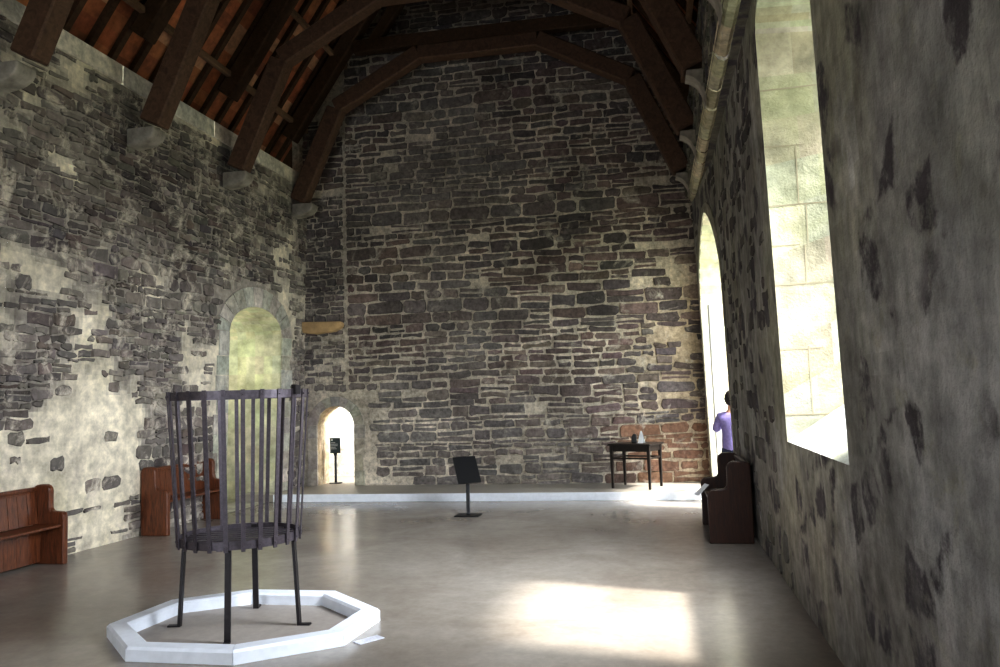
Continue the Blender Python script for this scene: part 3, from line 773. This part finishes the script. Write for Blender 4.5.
o = obj('table_black_box', bm, M_black, bevel=.01); o.name = 'black_box'; o.location = (-.36, 12.98, DZ + TH)  # plain small black box
tag(o, 'small black box on the side table beside the white card', 'box')
bm = BM()
for s in (-1, 1):
    A = [(-.045, s * .05, 0), (.045, s * .05, 0), (.012, s * .003, .19), (-.012, s * .003, .19)]
    f0 = [bm.verts.new(p) for p in A]; f1 = [bm.verts.new((p[0], p[1] - s * .003, p[2])) for p in A]
    bm.faces.new(f0); bm.faces.new(f1[::-1])
    for j in range(4): bm.faces.new([f0[j], f1[j], f1[(j + 1) % 4], f0[(j + 1) % 4]])
o = obj('folded_card', bm, M_paper); o.location = (-.24, 12.93, DZ + TH); o.rotation_euler = (0, 0, ang)
tag(o, 'upright folded white card on the side table', 'card')

# ------------------------------------------------------------------ the visitor in the far window
def skin_fig(name, chain, mats, parent=None, sub=2):
    """chain: list of (parent index, co, radius)"""
    me = bpy.data.meshes.new(name); me.from_pydata([c[1] for c in chain], [(c[0], i) for i, c in enumerate(chain) if c[0] is not None], [])
    o = mesh_obj(name, me, mats, parent)
    m = o.modifiers.new('skin', 'SKIN'); m.use_smooth_shade = True
    for i, c in enumerate(chain):
        r = c[2] if isinstance(c[2], tuple) else (c[2], c[2]); me.skin_vertices[0].data[i].radius = r
        me.skin_vertices[0].data[i].use_root = (i == 0)
    s = o.modifiers.new('sub', 'SUBSURF'); s.levels = sub; s.render_levels = sub
    return o
M_skin = plain('skin', (.52, .30, .21), .55, 0, .05); M_jack = plain('lilac_jacket', (.26, .22, .50), .75, 0, .15, 25)
M_jean = plain('navy_trousers', (.018, .024, .06), .8, 0, .2, 30); M_hair = plain('dark_hair', (.02, .014, .012), .5, 0, .3, 60); M_shoe = plain('shoe', (.03, .03, .03), .6)
pz = thing('person', 'person in a lilac jacket and dark trousers standing in the far window, raising a camera', 'person', (1.075, 12.0, 0), math.radians(-18))
# facing +y (away) and a little to the right; local frame
body = [(None, (0, 0, .90), (.14, .10)), (0, (0, 0, 1.05), (.125, .095)), (1, (0, .0, 1.20), (.135, .10)), (2, (0, -.01, 1.33), (.13, .09)), (3, (0, 0, 1.41), .055), (4, (0, .015, 1.47), .05),
        (5, (0, .03, 1.53), (.065, .07)), (6, (0, .035, 1.59), (.075, .085)), (7, (0, .03, 1.655), (.062, .072)),
        (0, (-.09, 0, .82), .085), (9, (-.10, .01, .48), .055), (10, (-.10, -.02, .12), .038), (11, (-.10, .04, .045), .038), (12, (-.105, .14, .035), .03),
        (0, (.09, 0, .82), .085), (14, (.10, .01, .48), .055), (15, (.10, -.02, .12), .038), (16, (.10, .04, .045), .038), (17, (.105, .14, .035), .03),
        (3, (-.155, -.01, 1.33), .05), (19, (-.25, .04, 1.11), .042), (20, (-.10, .22, 1.36), .03), (21, (-.06, .26, 1.43), .028),
        (3, (.155, -.01, 1.33), .05), (23, (.25, .04, 1.11), .042), (24, (.10, .22, 1.36), .03), (25, (.06, .26, 1.43), .028)]
ZK = .93
body = [(a, (x * .95, y, z * ZK), r) for a, (x, y, z), r in body]
skin_fig('body', body, M_skin, pz)
jk = [(None, (0, 0, .74), (.178, .138)), (0, (0, 0, .93), (.165, .125)), (1, (0, 0, 1.05), (.16, .12)), (2, (0, 0, 1.20), (.165, .125)), (3, (0, -.01, 1.33), (.15, .11)), (4, (0, 0, 1.42), .07),
      (4, (-.165, -.01, 1.33), .068), (6, (-.265, .03, 1.10), .062), (7, (-.12, .20, 1.33), .045),
      (4, (.165, -.01, 1.33), .068), (9, (.265, .03, 1.10), .062), (10, (.12, .20, 1.33), .045)]
skin_fig('jacket', [(a, (x * .95, y, z * ZK), r) for a, (x, y, z), r in jk], M_jack, pz)
tr = [(None, (0, 0, .88), (.12, .10)), (0, (-.09, 0, .80), .098), (1, (-.10, .01, .48), .072), (2, (-.10, -.02, .10), .06),
      (0, (.09, 0, .80), .098), (4, (.10, .01, .48), .072), (5, (.10, -.02, .10), .06)]
skin_fig('trousers', [(a, (x * .95, y, z * ZK), r) for a, (x, y, z), r in tr], M_jean, pz)
bm = BM(); bmesh.ops.create_uvsphere(bm, u_segments=24, v_segments=16, radius=1, matrix=Matrix.Translation((0, .012, 1.61 * ZK)) @ Matrix.Diagonal((.088, .108, .118, 1)))
bmesh.ops.bisect_plane(bm, geom=bm.verts[:] + bm.edges[:] + bm.faces[:], plane_co=(0, .07, 1.64 * ZK), plane_no=(0, .75, -.66), clear_outer=True)
for v in bm.verts: v.co += Vector((1, 1, 0)) * .004 * math.sin(v.co.z * 160 + v.co.x * 40)
obj('hair', bm, M_hair, pz, smooth=True)
for s in (-1, 1):   # fingers and thumb wrapped round the camera
    hb = Vector((s * .055, .275, 1.44 * ZK)); ch = [(None, tuple(hb + Vector((0, -.02, -.02))), .022), (0, tuple(hb + Vector((0, .02, .01))), .024)]
    for k in range(4):
        f0 = hb + Vector((s * .012, .035, -.02 + .017 * k)); L_ = (.045, .052, .05, .04)[k]
        n0 = len(ch); ch += [(1, tuple(f0), .009), (n0, tuple(f0 + Vector((-s * L_ * .4, .022, 0))), .008), (n0 + 1, tuple(f0 + Vector((-s * L_, .018, 0))), .007)]
    n0 = len(ch); ch += [(1, tuple(hb + Vector((-s * .012, -.005, .02))), .010), (n0, tuple(hb + Vector((-s * .035, -.012, .025))), .009)]
    skin_fig('hand', ch, M_skin, pz, 1)
for s in (-1, 1):
    bm = BM(); bmesh.ops.create_uvsphere(bm, u_segments=16, v_segments=10, radius=1, matrix=Matrix.Translation((s * .095, .05, .045)) @ Matrix.Diagonal((.045, .13, .042, 1)))
    bmesh.ops.bisect_plane(bm, geom=bm.verts[:] + bm.edges[:] + bm.faces[:], plane_co=(0, 0, .002), plane_no=(0, 0, -1), clear_outer=True)
    obj('shoe', bm, M_shoe, pz, smooth=True)
for s in (-1, 1):
    bm = BM(); bmesh.ops.create_uvsphere(bm, u_segments=10, v_segments=8, radius=1, matrix=Matrix.Translation((s * .072, .035, 1.575 * ZK)) @ Matrix.Diagonal((.012, .02, .032, 1)))
    obj('ear', bm, M_skin, pz, smooth=True)
bm = BM(); prism(bm, [(.105, 1.585 * ZK), (.135, 1.555 * ZK), (.105, 1.55 * ZK)], -.012, .012, 'x'); obj('nose', bm, M_skin, pz, bevel=.005)
cm = thing('camera', 'small black camera held up to the face of the person in the lilac jacket', 'camera', (1.075, 12.0, 0), math.radians(-18))
bm = BM(); box(bm, -.05, .05, .345, .37, 1.41 * ZK, 1.485 * ZK); obj('camera_body', bm, M_black, cm, bevel=.005)
bm = BM(); tube(bm, [(0, .37, 1.447 * ZK), (0, .40, 1.447 * ZK)], .025, 16); obj('lens', bm, M_steel, cm)

# ------------------------------------------------------------------ ground outside
g = BM(); box(g, 3.6, 60, -40, 60, -.6, -.3); box(g, -60, -8.3, -40, 60, -.6, -.3)
tag(obj('ground', g, plain('courtyard_ground', (.30, .32, .22), .95, 0, .2, 1)), 'courtyard ground outside the windows', kind='structure')

# ------------------------------------------------------------------ light
w = bpy.data.worlds.new('sky'); S.world = w; w.use_nodes = True
bg = w.node_tree.nodes['Background']; bg.inputs[0].default_value = (.86, .93, 1.0, 1); bg.inputs[1].default_value = 13.0
def area(name, loc, rot, sx, sy, power, col=(1, 1, 1), portal=False, spread=180):
    l = bpy.data.lights.new(name, 'AREA'); l.shape = 'RECTANGLE'; l.size = sx; l.size_y = sy; l.energy = power; l.color = col
    if portal: l.cycles.is_portal = True
    l.spread = math.radians(spread)
    o = bpy.data.objects.new(name, l); COL.objects.link(o); o.location = loc; o.rotation_euler = rot; return o
HP = math.pi / 2
area('portal_near', (2.02, 5.6, 3.3), (0, HP, 0), 2.9, 1.75, 1, portal=True)
area('portal_far', (2.02, 12.4, 2.05), (0, HP, 0), 4.2, 1.85, 1, portal=True)
area('portal_rear', (2.02, -1.0, 3.1), (0, HP, 0), 3.3, 3.1, 1, portal=True)
area('portal_front', (-4.3, YF - .02, 2.1), (HP, 0, 0), 2.6, 2.6, 1, portal=True)
area('portal_alcove', (-8.02, 11.7, 1.9), (0, -HP, 0), 1.6, .62, 1, portal=True)
area('passage_light', (-4.7, 14.4, 2.1), (0, math.radians(60), 0), .6, .9, 210, (.97, .98, 1))
area('alcove_light', (-7.35, 11.3, 2.3), (math.radians(70), 0, math.radians(-8)), .45, 1.2, 16, (1, .98, .85))
area('added_window_fill', (.90, 5.4, 3.0), (math.radians(52), 0, math.radians(50)), 1.5, 2.6, 150, (.88, .94, 1), spread=95)  # added fill lamp inside the near window opening, brightens floor and end wall
sun = bpy.data.lights.new('sun', 'SUN'); sun.energy = 12; sun.angle = math.radians(4.5); sun.color = (1, .96, .88)
so = bpy.data.objects.new('sun', sun); COL.objects.link(so)
d = Vector((-1, .27, -1.04 * math.tan(math.radians(55)))); so.rotation_euler = d.to_track_quat('-Z', 'Y').to_euler()

# ------------------------------------------------------------------ camera
f, psi, th, ro = 795.6, .189, .077, .031
dv = Vector((-math.sin(psi) * math.cos(th), math.cos(psi) * math.cos(th), math.sin(th)))
rv = Vector((math.cos(psi), math.sin(psi), 0)); uv = rv.cross(dv)
r2 = rv * math.cos(ro) - uv * math.sin(ro); u2 = rv * math.sin(ro) + uv * math.cos(ro)
cam = bpy.data.cameras.new('camera'); cam.sensor_width = 36; cam.lens = f * 36 / 1000; cam.clip_start = .05; cam.clip_end = 200
co = bpy.data.objects.new('main_camera', cam); COL.objects.link(co)
m = Matrix((r2, u2, -dv)).transposed().to_4x4(); m.translation = (0, 0, 1.65); co.matrix_world = m
S.camera = co
S.view_settings.view_transform = 'Standard'; S.view_settings.look = 'None'; S.view_settings.exposure = .22; S.view_settings.gamma = .82
S.cycles.max_bounces = 10; S.cycles.diffuse_bounces = 6; S.cycles.use_denoising = True; S.cycles.sample_clamp_indirect = 6
